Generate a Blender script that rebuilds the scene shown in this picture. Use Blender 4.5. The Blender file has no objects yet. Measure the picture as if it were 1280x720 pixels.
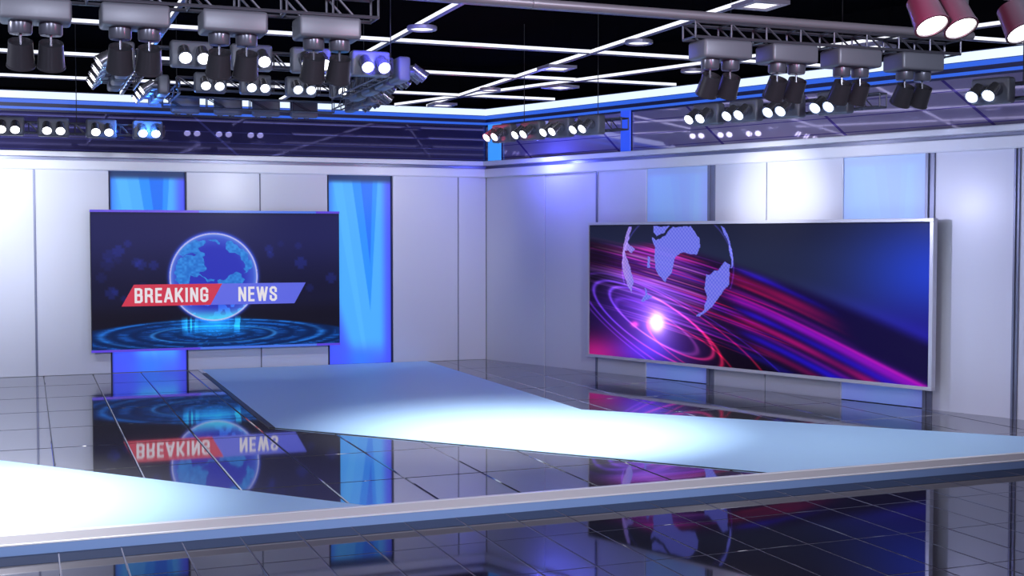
import bpy, bmesh, math, random
import numpy as np
from mathutils import Vector, Matrix

random.seed(4)
SC = bpy.context.scene
COL = SC.collection
R = math.radians
PI = math.pi

# ------------------------------------------------------------------ colour helpers
def lin(c):
    c = c / 255.0
    return c / 12.92 if c <= 0.04045 else ((c + 0.055) / 1.055) ** 2.4
def rgb(r, g, b):
    return (lin(r), lin(g), lin(b), 1.0)
def lin_np(a):
    a = np.clip(a, 0, 255) / 255.0
    return np.where(a <= 0.04045, a / 12.92, ((a + 0.055) / 1.055) ** 2.4)

# ------------------------------------------------------------------ materials
def mat(name, base, rough=0.5, metal=0.0, spec=0.5, coat=0.0, coat_rough=0.03, noise=0.0, noise_scale=20.0):
    m = bpy.data.materials.new(name); m.use_nodes = True
    nt = m.node_tree; b = nt.nodes['Principled BSDF']
    b.inputs['Base Color'].default_value = base
    b.inputs['Roughness'].default_value = rough
    b.inputs['Metallic'].default_value = metal
    b.inputs['Specular IOR Level'].default_value = spec
    b.inputs['Coat Weight'].default_value = coat
    b.inputs['Coat Roughness'].default_value = coat_rough
    if noise:
        n = nt.nodes.new('ShaderNodeTexNoise'); n.inputs['Scale'].default_value = noise_scale
        n.inputs['Detail'].default_value = 4
        r = nt.nodes.new('ShaderNodeMapRange')
        r.inputs['To Min'].default_value = max(0.0, rough - noise)
        r.inputs['To Max'].default_value = rough + noise
        nt.links.new(n.outputs['Fac'], r.inputs['Value'])
        nt.links.new(r.outputs['Result'], b.inputs['Roughness'])
    return m
def emit(name, col, strength, base=(0.02, 0.02, 0.02, 1)):
    m = bpy.data.materials.new(name); m.use_nodes = True
    b = m.node_tree.nodes['Principled BSDF']
    b.inputs['Base Color'].default_value = base
    b.inputs['Emission Color'].default_value = col
    b.inputs['Emission Strength'].default_value = strength
    b.inputs['Roughness'].default_value = 0.3
    return m
def picture_mat(name, strength, base=(0.004, 0.004, 0.005, 1), rough=0.3, spec=0.08):
    """a lit display: the picture is the mesh's own colour attribute, given off as light"""
    m = bpy.data.materials.new(name); m.use_nodes = True
    nt = m.node_tree; b = nt.nodes['Principled BSDF']
    a = nt.nodes.new('ShaderNodeAttribute'); a.attribute_name = 'picture'
    nt.links.new(a.outputs['Color'], b.inputs['Emission Color'])
    b.inputs['Emission Strength'].default_value = strength
    b.inputs['Base Color'].default_value = base
    b.inputs['Roughness'].default_value = rough
    b.inputs['Specular IOR Level'].default_value = spec
    return m

M = {}
M['panel'] = mat('wall_panel', (0.62, 0.635, 0.735, 1), 0.36, 0, 0.5, coat=0.22, coat_rough=0.26, noise=0.04, noise_scale=3)
M['backing'] = mat('wall_backing', rgb(70, 72, 88), 0.5)
M['cornice'] = mat('cornice', (0.78, 0.79, 0.87, 1), 0.34, 0, 0.4)
M['mullion'] = mat('mullion', rgb(124, 128, 152), 0.32, 0.35)
M['steel'] = mat('screen_frame', rgb(206, 206, 218), 0.32, 0.35)
M['shadow_gap'] = mat('dark_gap', rgb(22, 28, 62), 0.5)
M['tile'] = mat('deck_tile', (0.50, 0.50, 0.53, 1), 0.035, 0.86, 0.5, noise=0.012, noise_scale=1.5)
M['grout'] = mat('tile_joint', rgb(30, 30, 38), 0.4)
M['grout_pale'] = mat('pale_tile_joint', rgb(104, 106, 128), 0.5)
M['lowtile'] = mat('studio_floor_tile', (0.14, 0.14, 0.17, 1), 0.03, 0.86, 0.5, noise=0.012, noise_scale=1.5)
M['lowtile'].node_tree.nodes['Principled BSDF'].inputs['Specular Tint'].default_value = (0.60, 0.60, 0.63, 1)
M['tile'].node_tree.nodes['Principled BSDF'].inputs['Specular Tint'].default_value = (0.80, 0.80, 0.82, 1)
M['runner'] = mat('walkway', (0.48, 0.73, 0.99, 1), 0.5, 0, 0.2, noise=0.05, noise_scale=4)
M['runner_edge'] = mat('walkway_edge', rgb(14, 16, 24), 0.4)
M['nosing'] = mat('nosing', rgb(206, 204, 210), 0.4, 0.2)
M['bead'] = mat('bright_bead', (0.93, 0.94, 0.98, 1), 0.25, 0.1)
M['fascia'] = mat('fascia', rgb(136, 168, 218), 0.4)
M['housing'] = mat('lamp_housing', rgb(106, 106, 118), 0.42, 0.2, 0.5, noise=0.06, noise_scale=30)
M['neck'] = mat('lamp_neck', rgb(92, 92, 106), 0.28, 0.4)
M['can'] = mat('lamp_can', rgb(58, 56, 63), 0.3, 0.3)
M['barrel'] = mat('lamp_barrel', rgb(150, 148, 158), 0.26, 0.75)
M['lens'] = emit('lamp_lens', (1, 1, 1, 1), 6.0)
M['truss'] = mat('truss_steel', rgb(84, 82, 94), 0.4, 0.5)
M['dark_rod'] = mat('dark_rod', rgb(18, 18, 24), 0.5)
M['pipe'] = mat('pipe_grey', rgb(128, 122, 132), 0.4, 0.3)
M['beam'] = mat('ceiling_beam_grey', rgb(92, 90, 108), 0.4, 0.2)
M['led'] = emit('beam_led', rgb(240, 243, 255), 1.35)
M['cove_white'] = emit('cove_white', rgb(214, 232, 255), 1.25)
M['cove_blue'] = emit('cove_blue', rgb(38, 96, 225), 1.0)
M['cove_dark'] = mat('cove_dark', rgb(16, 20, 60), 0.4)
M['ceiling'] = mat('ceiling_black', (0.003, 0.003, 0.004, 1), 0.9, 0, 0.0)
M['lamp_frame'] = mat('ceiling_lamp_frame', rgb(140, 134, 152), 0.35, 0.4)
M['lamp_glow'] = emit('ceiling_lamp_glow', rgb(255, 255, 255), 1.3)
M['violet_led'] = emit('violet_led', rgb(84, 56, 214), 1.0)
M['azure_led'] = emit('azure_led', rgb(66, 110, 225), 1.0)
M['bezel'] = mat('bezel', rgb(24, 22, 48), 0.3)
M['red_band'] = emit('red_band', rgb(204, 30, 62), 0.95)
M['blue_band'] = emit('blue_band', rgb(88, 98, 226), 0.95)
M['letters'] = emit('headline_letters', rgb(228, 222, 230), 0.95)
M['picture'] = picture_mat('display_picture', 1.0)
M['glowpanel'] = picture_mat('glow_panel', 1.0, base=(0.02, 0.05, 0.12, 1), rough=0.4, spec=0.2)
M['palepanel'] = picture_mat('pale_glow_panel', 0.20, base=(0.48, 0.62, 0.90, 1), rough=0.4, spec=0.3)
M['bandpost'] = emit('band_post_blue', rgb(58, 150, 255), 1.0)
M['bandpost_deep'] = emit('band_post_deep', rgb(34, 78, 240), 1.0)

def band_mat(name, tint, diff, refl_step_a, refl_step_b):
    """tinted mirror glass with ceiling reflections painted in as lines"""
    m = bpy.data.materials.new(name); m.use_nodes = True
    nt = m.node_tree; N = nt.nodes; L = nt.links
    b = N['Principled BSDF']
    b.inputs['Metallic'].default_value = 0.5
    b.inputs['Roughness'].default_value = 0.03
    tc = N.new('ShaderNodeTexCoord'); sp = N.new('ShaderNodeSeparateXYZ'); L.new(tc.outputs['Object'], sp.inputs[0])
    def math_(op, a, bb):
        n = N.new('ShaderNodeMath'); n.operation = op
        for i, v in enumerate((a, bb)):
            if v is None: continue
            if isinstance(v, (int, float)): n.inputs[i].default_value = v
            else: L.new(v, n.inputs[i])
        return n.outputs[0]
    # painted reflections of ceiling lines running along the wall
    z = math_('MODULO', math_('ADD', sp.outputs['Z'], 10.02), refl_step_a)
    s1 = math_('LESS_THAN', z, 0.010)
    # painted reflections of ceiling lines at a slant
    k = math_('ADD', sp.outputs['X'], math_('MULTIPLY', sp.outputs['Z'], 1.15))
    s2 = math_('LESS_THAN', math_('MODULO', math_('ADD', k, 50.3), refl_step_b), 0.045)
    mx = math_('MAXIMUM', s1, s2)
    mix = N.new('ShaderNodeMix'); mix.data_type = 'RGBA'
    mix.inputs['A'].default_value = tint; mix.inputs['B'].default_value = diff
    L.new(mx, mix.inputs['Factor'])
    L.new(mix.outputs['Result'], b.inputs['Base Color'])
    return m
M['band_left'] = band_mat('mirror_glass_navy', (0.052, 0.046, 0.15, 1), (0.10, 0.10, 0.36, 1), 0.16, 50.0)
M['band_right'] = band_mat('mirror_glass_mauve', (0.34, 0.30, 0.50, 1), (0.09, 0.06, 0.30, 1), 0.19, 1.9)

# ------------------------------------------------------------------ mesh helpers
def link(name, bm, m, parent=None, smooth=False, mw=None):
    me = bpy.data.meshes.new(name)
    bmesh.ops.recalc_face_normals(bm, faces=bm.faces)
    bm.to_mesh(me); bm.free()
    for mm in (m if isinstance(m, (list, tuple)) else [m]): me.materials.append(mm)
    if smooth:
        for p in me.polygons: p.use_smooth = True
        me.set_sharp_from_angle(angle=R(35))
    o = bpy.data.objects.new(name, me); COL.objects.link(o)
    if parent: o.parent = parent
    if mw is not None: o.matrix_world = mw
    return o
def empty(name, loc=(0, 0, 0), rz=0.0):
    o = bpy.data.objects.new(name, None); COL.objects.link(o)
    o.empty_display_size = 0.1
    o.location = loc; o.rotation_euler = (0, 0, rz)
    return o
def tag(o, label, cat, group=None):
    o['label'] = label; o['category'] = cat
    if group: o['group'] = group
    return o
def struct(o):
    o['kind'] = 'structure'; return o

def box(bm, x0, x1, y0, y1, z0, z1, bev=0.0, seg=2, mi=0):
    r = bmesh.ops.create_cube(bm, size=1.0)
    vs = r['verts']
    bmesh.ops.scale(bm, vec=(x1 - x0, y1 - y0, z1 - z0), verts=vs)
    bmesh.ops.translate(bm, vec=((x0 + x1) / 2, (y0 + y1) / 2, (z0 + z1) / 2), verts=vs)
    fs = set(f for v in vs for f in v.link_faces)
    for f in fs: f.material_index = mi
    if bev > 0:
        es = list(set(e for v in vs for e in v.link_edges))
        bmesh.ops.bevel(bm, geom=es, offset=bev, segments=seg, affect='EDGES', profile=0.5, clamp_overlap=True)
def tube(bm, p0, p1, r0, r1=None, n=10, cap=True):
    r1 = r0 if r1 is None else r1
    p0, p1 = Vector(p0), Vector(p1); d = p1 - p0
    q = d.to_track_quat('Z', 'Y').to_matrix().to_4x4()
    mtx = Matrix.Translation((p0 + p1) / 2) @ q
    bmesh.ops.create_cone(bm, cap_ends=cap, segments=n, radius1=r0, radius2=r1, depth=d.length, matrix=mtx)
def lathe(bm, prof, axis_o, axis_d, n=24):
    """prof: list of (along, radius) about a line"""
    o = Vector(axis_o); d = Vector(axis_d).normalized()
    u = d.orthogonal().normalized(); w = d.cross(u)
    rings = []
    for a, r in prof:
        if r < 1e-6:
            rings.append([bm.verts.new(o + d * a)])
        else:
            rings.append([bm.verts.new(o + d * a + u * (r * math.cos(2 * PI * i / n)) + w * (r * math.sin(2 * PI * i / n))) for i in range(n)])
    for A, B in zip(rings, rings[1:]):
        for i in range(n):
            j = (i + 1) % n
            if len(A) == 1 and len(B) == 1: continue
            if len(A) == 1: bm.faces.new((A[0], B[i], B[j]))
            elif len(B) == 1: bm.faces.new((A[i], B[0], A[j]))
            else: bm.faces.new((A[i], B[i], B[j], A[j]))
def prism(bm, pts, z0, z1):
    a = [bm.verts.new((x, y, z0)) for x, y in pts]; b = [bm.verts.new((x, y, z1)) for x, y in pts]
    n = len(pts)
    bm.faces.new(a); bm.faces.new(b)
    for i in range(n):
        j = (i + 1) % n; bm.faces.new((a[i], a[j], b[j], b[i]))
def extrude_profile(bm, prof, x0, x1):
    """prof in (y, z), run along x"""
    a = [bm.verts.new((x0, y, z)) for y, z in prof]; b = [bm.verts.new((x1, y, z)) for y, z in prof]
    n = len(prof); bm.faces.new(a); bm.faces.new(b)
    for i in range(n):
        j = (i + 1) % n; bm.faces.new((a[i], a[j], b[j], b[i]))

# the right wall turns 20 degrees away from square; both walls use (along, behind, up) frames
LW = Matrix.Identity(4)
RANG = R(-69.743)
RW = Matrix.Rotation(RANG, 4, 'Z')
WD = Vector((math.cos(RANG), math.sin(RANG), 0)); WN = Vector((math.sin(RANG), -math.cos(RANG), 0))
LOWZ = -0.118
EDGE_Y = -10.2

# ------------------------------------------------------------------ walls
def panels(name, segs, z0, z1, mw, gap=0.007):
    bm = bmesh.new()
    x0 = segs[0][0]; x1 = segs[-1][1]
    for a, b in segs:
        box(bm, a + gap, b - gap, 0.0, 0.05, z0, z1, 0.006, 1, 0)
    box(bm, x0, x1, 0.05 + 0.11, 0.26, z0, z1 + 1.0, 0, 1, 1)
    for a, b in segs:                                   # the backing seen through the joints
        box(bm, a, b, 0.02, 0.16, z0, z1, 0, 1, 1)
    o = link(name, bm, [M['panel'], M['backing']])
    o.matrix_world = mw
    return struct(o)
panels('wall_left', [(-11.4, -10.3), (-10.3, -9.1), (-9.1, -8.0), (-8.0, -6.90), (-6.90, -5.875), (-4.78, -3.68), (-3.68, -2.63), (-1.59, -0.484), (-0.484, 0.0)], 0.0, 2.99, LW)
panels('wall_right', [(0.0, 1.40), (1.40, 2.536), (2.536, 3.51), (4.655, 5.60), (5.60, 6.745), (7.875, 8.965), (8.965, 10.2), (10.2, 11.5), (11.5, 13.0)], LOWZ, 2.99, RW)

def trim_box(name, boxes, m, mw, bev=0.004):
    bm = bmesh.new()
    for b in boxes: box(bm, *b, bev, 2)
    o = link(name, bm, m); o.matrix_world = mw
    return struct(o)
# vertical posts between panels
trim_box('trim_1', [(-6.915, -6.885, -0.016, 0.02, 0.0, 2.98)], M['mullion'], LW)
trim_box('trim_2', [(2.52, 2.552, -0.02, 0.02, 0.0, 2.98)], M['mullion'], RW)
trim_box('trim_3', [(4.66, 4.70, -0.05, 0.02, LOWZ, 2.98), (4.70, 4.76, -0.025, 0.02, LOWZ, 2.98)], M['mullion'], RW)
trim_box('trim_4', [(7.88, 7.92, -0.05, 0.02, LOWZ, 2.98), (7.92, 7.985, -0.022, 0.02, LOWZ, 2.98)], M['mullion'], RW)
trim_box('trim_5', [(8.94, 8.965, -0.04, 0.02, LOWZ, 2.98), (8.965, 9.0, -0.02, 0.02, LOWZ, 2.98)], M['mullion'], RW)
trim_box('trim_6', [(11.48, 11.53, -0.04, 0.02, LOWZ, 2.98)], M['mullion'], RW)

# cornices: projecting lip above a fascia
def cornice(name, x0, x1, mw):
    bm = bmesh.new()
    prof = [(0.05, 2.975), (-0.075, 2.975), (-0.085, 2.99), (-0.085, 3.105), (-0.075, 3.112), (0.04, 3.112), (0.04, 3.160), (-0.15, 3.160), (-0.155, 3.166), (-0.155, 3.222), (-0.145, 3.232), (0.05, 3.232)]
    extrude_profile(bm, prof, x0, x1); box(bm, x0, x1, 0.0, 0.03, 3.1125, 3.1595, 0, 1, 1)  # grey strip at the slot's back puts the shadow line into colour
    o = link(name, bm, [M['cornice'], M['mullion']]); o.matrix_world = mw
    return struct(o)
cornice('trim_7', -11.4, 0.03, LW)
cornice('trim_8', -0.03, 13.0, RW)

# tinted mirror band above each cornice
def band(name, x0, x1, m, mw):
    bm = bmesh.new(); box(bm, x0, x1, 0.0, 0.06, 3.22, 3.86)
    o = link(name, bm, m); o.matrix_world = mw
    return struct(o)
band('wall_left_upper', -11.4, 0.0, M['band_left'], LW)
band('wall_right_upper', 0.0, 13.0, M['band_right'], RW)

# ------------------------------------------------------------------ LED coves where the bands meet the ceiling
def cove(label, x0, x1, mw):
    t = empty('cove_light'); t.matrix_world = mw
    tag(t, label, 'cove light')
    bm = bmesh.new(); extrude_profile(bm, [(0.10, 3.80), (0.10, 4.1), (-0.01, 4.1), (-0.01, 3.80)], x0, x1); link('cove_body', bm, M['cove_dark'], t)
    bm = bmesh.new(); extrude_profile(bm, [(-0.01, 3.985), (-0.035, 3.985), (-0.060, 4.08), (-0.01, 4.085)], x0, x1); link('white_diffuser', bm, M['cove_white'], t)['label'] = 'wide white glowing strip'
    bm = bmesh.new(); box(bm, x0, x1, -0.03, -0.01, 3.92, 3.975); link('blue_strip', bm, M['cove_blue'], t)['label'] = 'blue glowing strip'
    bm = bmesh.new(); box(bm, x0, x1, -0.03, -0.01, 3.83, 3.865); link('blue_strip', bm, M['cove_blue'], t)['label'] = 'thin lower blue glowing strip'
    return t
cove('white and blue LED cove along the ceiling edge above the breaking news screen', -11.4, 0.0, LW)
cove('white and blue LED cove along the ceiling edge above the light-streak screen', 0.0, 13.0, RW)

# ------------------------------------------------------------------ picture grids
def picture_grid(name, w, h, nx, ny, fn, m, parent, y=0.0, x0=0.0, z1=0.0):
    """flat display of w x h metres, facing local -Y, left/top corner at (x0, z1)"""
    u = np.linspace(0, 1, nx); v = np.linspace(0, 1, ny)
    U, V = np.meshgrid(u, v)
    co = np.stack([x0 + U * w, np.full_like(U, y), z1 - V * h], -1).reshape(-1, 3)
    idx = np.arange(nx * ny).reshape(ny, nx)
    f = np.stack([idx[:-1, :-1], idx[1:, :-1], idx[1:, 1:], idx[:-1, 1:]], -1).reshape(-1, 4)
    me = bpy.data.meshes.new(name)
    me.vertices.add(len(co)); me.vertices.foreach_set('co', co.astype(np.float32).ravel())
    me.loops.add(f.size); me.loops.foreach_set('vertex_index', f.astype(np.int32).ravel())
    me.polygons.add(len(f)); me.polygons.foreach_set('loop_start', (np.arange(len(f)) * 4).astype(np.int32))
    me.polygons.foreach_set('loop_total', np.full(len(f), 4, np.int32))
    me.update(calc_edges=True)
    c = lin_np(fn(U, V)).reshape(-1, 3)
    c = np.concatenate([c, np.ones((len(c), 1))], 1).astype(np.float32)
    at = me.color_attributes.new('picture', 'FLOAT_COLOR', 'POINT'); at.data.foreach_set('color', c.ravel())
    me.materials.append(m)
    o = bpy.data.objects.new(name, me); COL.objects.link(o); o.parent = parent
    return o
def inside(U, V, poly):
    r = np.zeros(U.shape, bool); n = len(poly); j = n - 1
    for i in range(n):
        xi, yi = poly[i]; xj, yj = poly[j]
        c = ((yi > V) != (yj > V)) & (U < (xj - xi) * (V - yi) / (yj - yi + 1e-12) + xi)
        r ^= c; j = i
    return r
def blend(img, col, a):
    return img * (1 - a[..., None]) + np.array(col, float) * a[..., None]
def add(img, col, a):
    return img + np.array(col, float) * a[..., None]
def vnoise(x, y, seed):
    """smooth value noise"""
    rs = np.random.RandomState(seed); g = rs.rand(64, 64)
    xi = np.floor(x).astype(int); yi = np.floor(y).astype(int); fx = x - xi; fy = y - yi
    fx = fx * fx * (3 - 2 * fx); fy = fy * fy * (3 - 2 * fy)
    G = lambda a, b: g[b % 64, a % 64]
    return (G(xi, yi) * (1 - fx) + G(xi + 1, yi) * fx) * (1 - fy) + (G(xi, yi + 1) * (1 - fx) + G(xi + 1, yi + 1) * fx) * fy
def sstep(a, b, x):
    t = np.clip((x - a) / (b - a), 0, 1); return t * t * (3 - 2 * t)

# ------------------------------------------------------------------ glowing panels let into the walls
def column_pic(deep):
    def fn(U, V):
        img = np.zeros(U.shape + (3,))
        img[:] = (72, 168, 255)
        img = blend(img, (56, 128, 250), sstep(0.14, 0.0, U))
        # two nested downward wedges
        e = 0.012
        w1 = sstep(0, e, U - (0.36 + 0.30 * V / 0.72)) * sstep(0, e, (0.80 - 0.13 * V / 0.72) - U) * (V < 0.74)
        img = blend(img, (34, 138, 248), w1)
        w2 = sstep(0, e, U - (0.50 + 0.16 * V / 0.48)) * sstep(0, e, (0.72 - 0.05 * V / 0.48) - U) * (V < 0.50)
        img = blend(img, (18, 106, 236), w2)
        w3 = sstep(0, e, U - (0.05 + 0.52 * V)) * sstep(0, e, (0.22 + 0.42 * V) - U)
        img = blend(img, (92, 190, 255), 0.35 * w3)
        img = blend(img, (72, 74, 240), sstep(0.80, 0.98, U) * 0.95)
        tri = sstep(0.0, 0.25, (V - 0.42) - 1.1 * U)
        img = blend(img, (66, 84, 250), 0.9 * tri)
        img = blend(img, (70, 76, 255), 0.75 * sstep(0.86, 1.0, V) * (np.abs(U - 0.5) > 0.0))
        img = blend(img, (52, 120, 255), 0.8 * sstep(0.90, 0.97, V) * np.exp(-((U - 0.5) / 0.22) ** 2))
        img = blend(img, (26, 36, 74), sstep(0.052, 0.018, V))
        img = blend(img, (30, 30, 90), sstep(0.035, 0.0, U) * 0.5 + sstep(0.975, 1.0, U) * 0.5)
        return img
    return fn
def light_panel(label, x0, x1, z0, mw, m, y=0.055):
    t = empty('lightbox'); t.matrix_world = mw @ Matrix.Translation((x0, 0, 0))
    tag(t, label, 'light panel', 'glowing panels in the walls')
    w = x1 - x0
    picture_grid('glowing_pane', w - 0.02, 2.98 - z0, 90, 220, column_pic(0), m, t, y, 0.01, 2.985)
    bm = bmesh.new(); box(bm, 0.002, w - 0.002, y + 0.004, y + 0.06, z0, 2.985); link('backing_box', bm, M['shadow_gap'], t)
    bm = bmesh.new()
    for a in (0.002, w - 0.014): box(bm, a, a + 0.012, min(0.0, y - 0.02), y + 0.003, z0, 2.985)
    link('side_frame', bm, M['shadow_gap'] if y > 0.02 else M['cornice'], t)
    return t
light_panel('bright blue glowing panel behind the left end of the breaking news screen', -5.875, -4.78, 0.001, LW, M['glowpanel'])
light_panel('bright blue glowing panel with wedge pattern at the right end of the breaking news screen', -2.63, -1.59, 0.0, LW, M['glowpanel'])
light_panel('pale blue lit wall panel above and below the dotted globe of the light-streak screen', 3.51, 4.655, 0.003, RW, M['palepanel'], 0.006)
light_panel('pale blue lit wall panel behind the plain right end of the light-streak screen', 6.745, 7.875, 0.003, RW, M['palepanel'], 0.006)

# lit posts standing in front of the right mirror band
def band_post(label, s, w, m):
    t = empty('light_post'); t.matrix_world = RW @ Matrix.Translation((s, -0.03, 0))
    tag(t, label, 'light post', 'blue posts on the mirror band')
    bm = bmesh.new(); box(bm, -w / 2, w / 2, -0.012, 0.012, 3.232, 3.83, 0.004, 1); link('glowing_face', bm, m, t)
    bm = bmesh.new(); box(bm, -w / 2 - 0.004, w / 2 + 0.004, 0.0125, 0.03, 3.232, 3.83); link('rear_channel', bm, M['cove_dark'], t)
band_post('sky blue glowing post in the corner above the cornice, behind the red-tinted lamp', 0.245, 0.31, M['bandpost'])
band_post('deep blue glowing post on the mirror band right of the corner spotlights', 3.135, 0.19, M['bandpost_deep'])

# ------------------------------------------------------------------ left screen: breaking news
NA = [(0.351, 0.221), (0.408, 0.211), (0.442, 0.205), (0.436, 0.242), (0.419, 0.262), (0.43, 0.304), (0.436, 0.335), (0.43, 0.346), (0.447, 0.388), (0.444, 0.419), (0.429, 0.45), (0.423, 0.466), (0.441, 0.476), (0.458, 0.487), (0.475, 0.508), (0.469, 0.514), (0.446, 0.502), (0.429, 0.476), (0.389, 0.46), (0.38, 0.501), (0.349, 0.531), (0.326, 0.489), (0.324, 0.407), (0.339, 0.324), (0.367, 0.319), (0.401, 0.314), (0.413, 0.299), (0.401, 0.294), (0.361, 0.314), (0.344, 0.303), (0.333, 0.272)]
SA = [(0.475, 0.524), (0.492, 0.514), (0.516, 0.504), (0.545, 0.463), (0.569, 0.442), (0.592, 0.458), (0.598, 0.506), (0.592, 0.56), (0.563, 0.62), (0.54, 0.66), (0.50, 0.60)]
EU = [(0.523, 0.231), (0.541, 0.211), (0.576, 0.243), (0.605, 0.295), (0.628, 0.358), (0.634, 0.39), (0.61, 0.432), (0.601, 0.443), (0.61, 0.39), (0.587, 0.348), (0.558, 0.305), (0.54, 0.305), (0.523, 0.263)]
GR = [(0.454, 0.2), (0.483, 0.185), (0.512, 0.211), (0.5, 0.231), (0.465, 0.211)]
def news_pic(U, V):
    img = np.zeros(U.shape + (3,)); img[:] = (36, 37, 88)
    img = blend(img, (24, 23, 52), sstep(0.15, 0.62, V))
    img = blend(img, (20, 17, 34), sstep(0.62, 0.78, V))
    img = blend(img, (30, 34, 62), sstep(0.03, 0.0, V) * 0.8)
    # faint square motes
    rs = np.random.RandomState(5)
    for _ in range(26):
        cx = rs.choice([rs.uniform(0.01, 0.24), rs.uniform(0.70, 0.97)]); cy = rs.uniform(0.22, 0.66); s = rs.uniform(0.008, 0.02)
        d = np.minimum(np.maximum(np.abs(U - cx) * 1.77 - s, np.abs(V - cy) - s * 2.2), np.maximum(np.abs(U - cx) * 1.77 - s * 2.2, np.abs(V - cy) - s))
        img = add(img, (6, 12, 46), rs.uniform(0.25, 0.8) * sstep(0.012, -0.006, d))
    # rings of light on the ground
    cx, cy = 0.477, 0.905
    rr = np.sqrt(((U - cx) / 0.62) ** 2 + ((V - cy) / 0.155) ** 2)
    gnd = sstep(0.0, 0.02, V - (0.775 + 0.32 * (U - cx) ** 2))
    ang = np.arctan2((V - cy) / 0.155, (U - cx) / 0.62)
    ring = 0.5 + 0.5 * np.sin(rr * 46 + 0.6 * np.sin(ang * 3))
    seg = (vnoise(ang * 7 + 30, np.floor(rr * 7.3) * 3.7 + 8, 3) > 0.42)
    g = np.zeros(U.shape + (3,)); g[:] = (10, 34, 84)
    seg = seg * (vnoise(ang * 22 + 60, np.floor(rr * 14.6) * 2.3 + 4, 13) > 0.36)
    g = add(g, (14, 64, 118), ring * (0.30 + 0.70 * seg) * (0.45 + 0.55 * vnoise(U * 9, V * 12, 9)))
    g = add(g, (60, 130, 170), np.exp(-((rr - 0.40) / 0.018) ** 2) * 0.5 + np.exp(-((rr - 0.72) / 0.02) ** 2) * 0.25)
    g = blend(g, (18, 20, 52), 0.55 * sstep(0.55, 1.0, np.abs(U - 0.4) * 1.5) * sstep(0.9, 0.78, V))
    img = blend(img, (0, 0, 0), gnd) + g * gnd[..., None]
    gl = np.exp(-((U - cx) / 0.11) ** 2 - ((V - 0.845) / 0.055) ** 2)
    img = add(img, (18, 120, 170), gl)
    strk = (vnoise(U * 120, V * 3, 21) > 0.55) * np.exp(-((np.abs(U - cx) - 0.10) / 0.03) ** 2) * sstep(0.76, 0.80, V) * sstep(0.92, 0.84, V)
    img = add(img, (30, 130, 170), strk * 0.8)
    # globe
    gx, gy, rx, ry = 0.4775, 0.478, 0.1775, 0.3245
    q = np.sqrt(((U - gx) / rx) ** 2 + ((V - gy) / ry) ** 2)
    inn = sstep(1.0, 0.985, q)
    gb = np.zeros(U.shape + (3,)); gb[:] = (47, 54, 182)
    gb = blend(gb, (70, 104, 214), 0.85 * sstep(0.62, 1.0, q))
    land = np.zeros(U.shape, bool)
    jx = U + 0.018 * (vnoise(U * 62, V * 36, 4) - 0.5); jy = V + 0.034 * (vnoise(U * 62, V * 36, 7) - 0.5)
    for P in (NA, SA, EU, GR): land |= inside(jx, jy, P)
    gb = blend(gb, (46, 126, 214), 0.92 * land)
    gb = add(gb, (14, 26, 20), land * (vnoise(U * 110, V * 70, 12) - 0.4) * 1.5)
    gb = blend(gb, (120, 156, 236), 0.55 * sstep(0.88, 1.0, q))
    low = sstep(0.70, 0.79, V)
    gb = add(gb, (10, 60, 70), (vnoise(U * 60, V * 40, 33) > 0.6) * sstep(0.62, 0.70, V) * 0.8)
    gb = blend(gb, (70, 214, 244), 0.8 * low)
    img = blend(img, (0, 0, 0), inn) + gb * inn[..., None]
    rim = np.exp(-((q - 0.988) / 0.016) ** 2)
    img = blend(img, (204, 200, 244), rim * 0.95)
    img = add(img, (30, 60, 170), np.exp(-((q - 1.0) / 0.05) ** 2) * (q > 1.0) * 0.7)
    return img

SLX0, SLX1, SLZ0, SLZ1 = -6.155, -2.49, 0.33, 2.40
news = empty('news_screen', (SLX0, -0.16, SLZ0))
tag(news, 'dark blue wall display reading breaking news over a globe, with violet lit edges', 'screen')
W_, H_ = SLX1 - SLX0, SLZ1 - SLZ0
bm = bmesh.new(); box(bm, 0.0, W_, 0.006, 0.075, 0.0, H_, 0.004, 1); link('screen_body', bm, M['bezel'], news)
for nm, z0 in (('top', H_ - 0.028), ('low', 0.0)):
    bm = bmesh.new(); box(bm, -0.004, W_ * 0.42, -0.006, 0.03, z0 - 0.003, z0 + 0.031); link('edge_light', bm, M['violet_led'], news)['label'] = 'violet glowing edge strip'
    bm = bmesh.new(); box(bm, W_ * 0.42, W_ * 0.9, -0.006, 0.03, z0 - 0.003, z0 + 0.031); link('edge_light', bm, M['azure_led'], news)['label'] = 'blue glowing edge strip'
    bm = bmesh.new(); box(bm, W_ * 0.9, W_ + 0.004, -0.006, 0.03, z0 - 0.003, z0 + 0.031); link('edge_light', bm, M['violet_led'], news)['label'] = 'violet glowing edge strip'
for a in (1.55, 3.1):
    bm = bmesh.new(); box(bm, a, a + 0.2, 0.075, 0.158, H_ * 0.3, H_ * 0.7, 0.005, 1); link('wall_bracket', bm, M['mullion'], news)
picture_grid('display', W_ - 0.02, H_ - 0.05, 460, 260, news_pic, M['picture'], news, 0.0, 0.01, H_ - 0.025)
def uvp(u, v): return (u * W_, H_ - v * H_)
def plate(name, uv, y0, y1, m):
    bm = bmesh.new(); pts = [uvp(*p) for p in uv]
    a = [bm.verts.new((x, y0, z)) for x, z in pts]; b = [bm.verts.new((x, y1, z)) for x, z in pts]
    bm.faces.new(a); bm.faces.new(b)
    for i in range(len(pts)):
        j = (i + 1) % len(pts); bm.faces.new((a[i], a[j], b[j], b[i]))
    return link(name, bm, m, news)
plate('headline_band', [(0.115, 0.680), (0.163, 0.527), (0.510, 0.527), (0.462, 0.680)], -0.003, -0.001, M['red_band'])['label'] = 'red slanted headline band'
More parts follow.
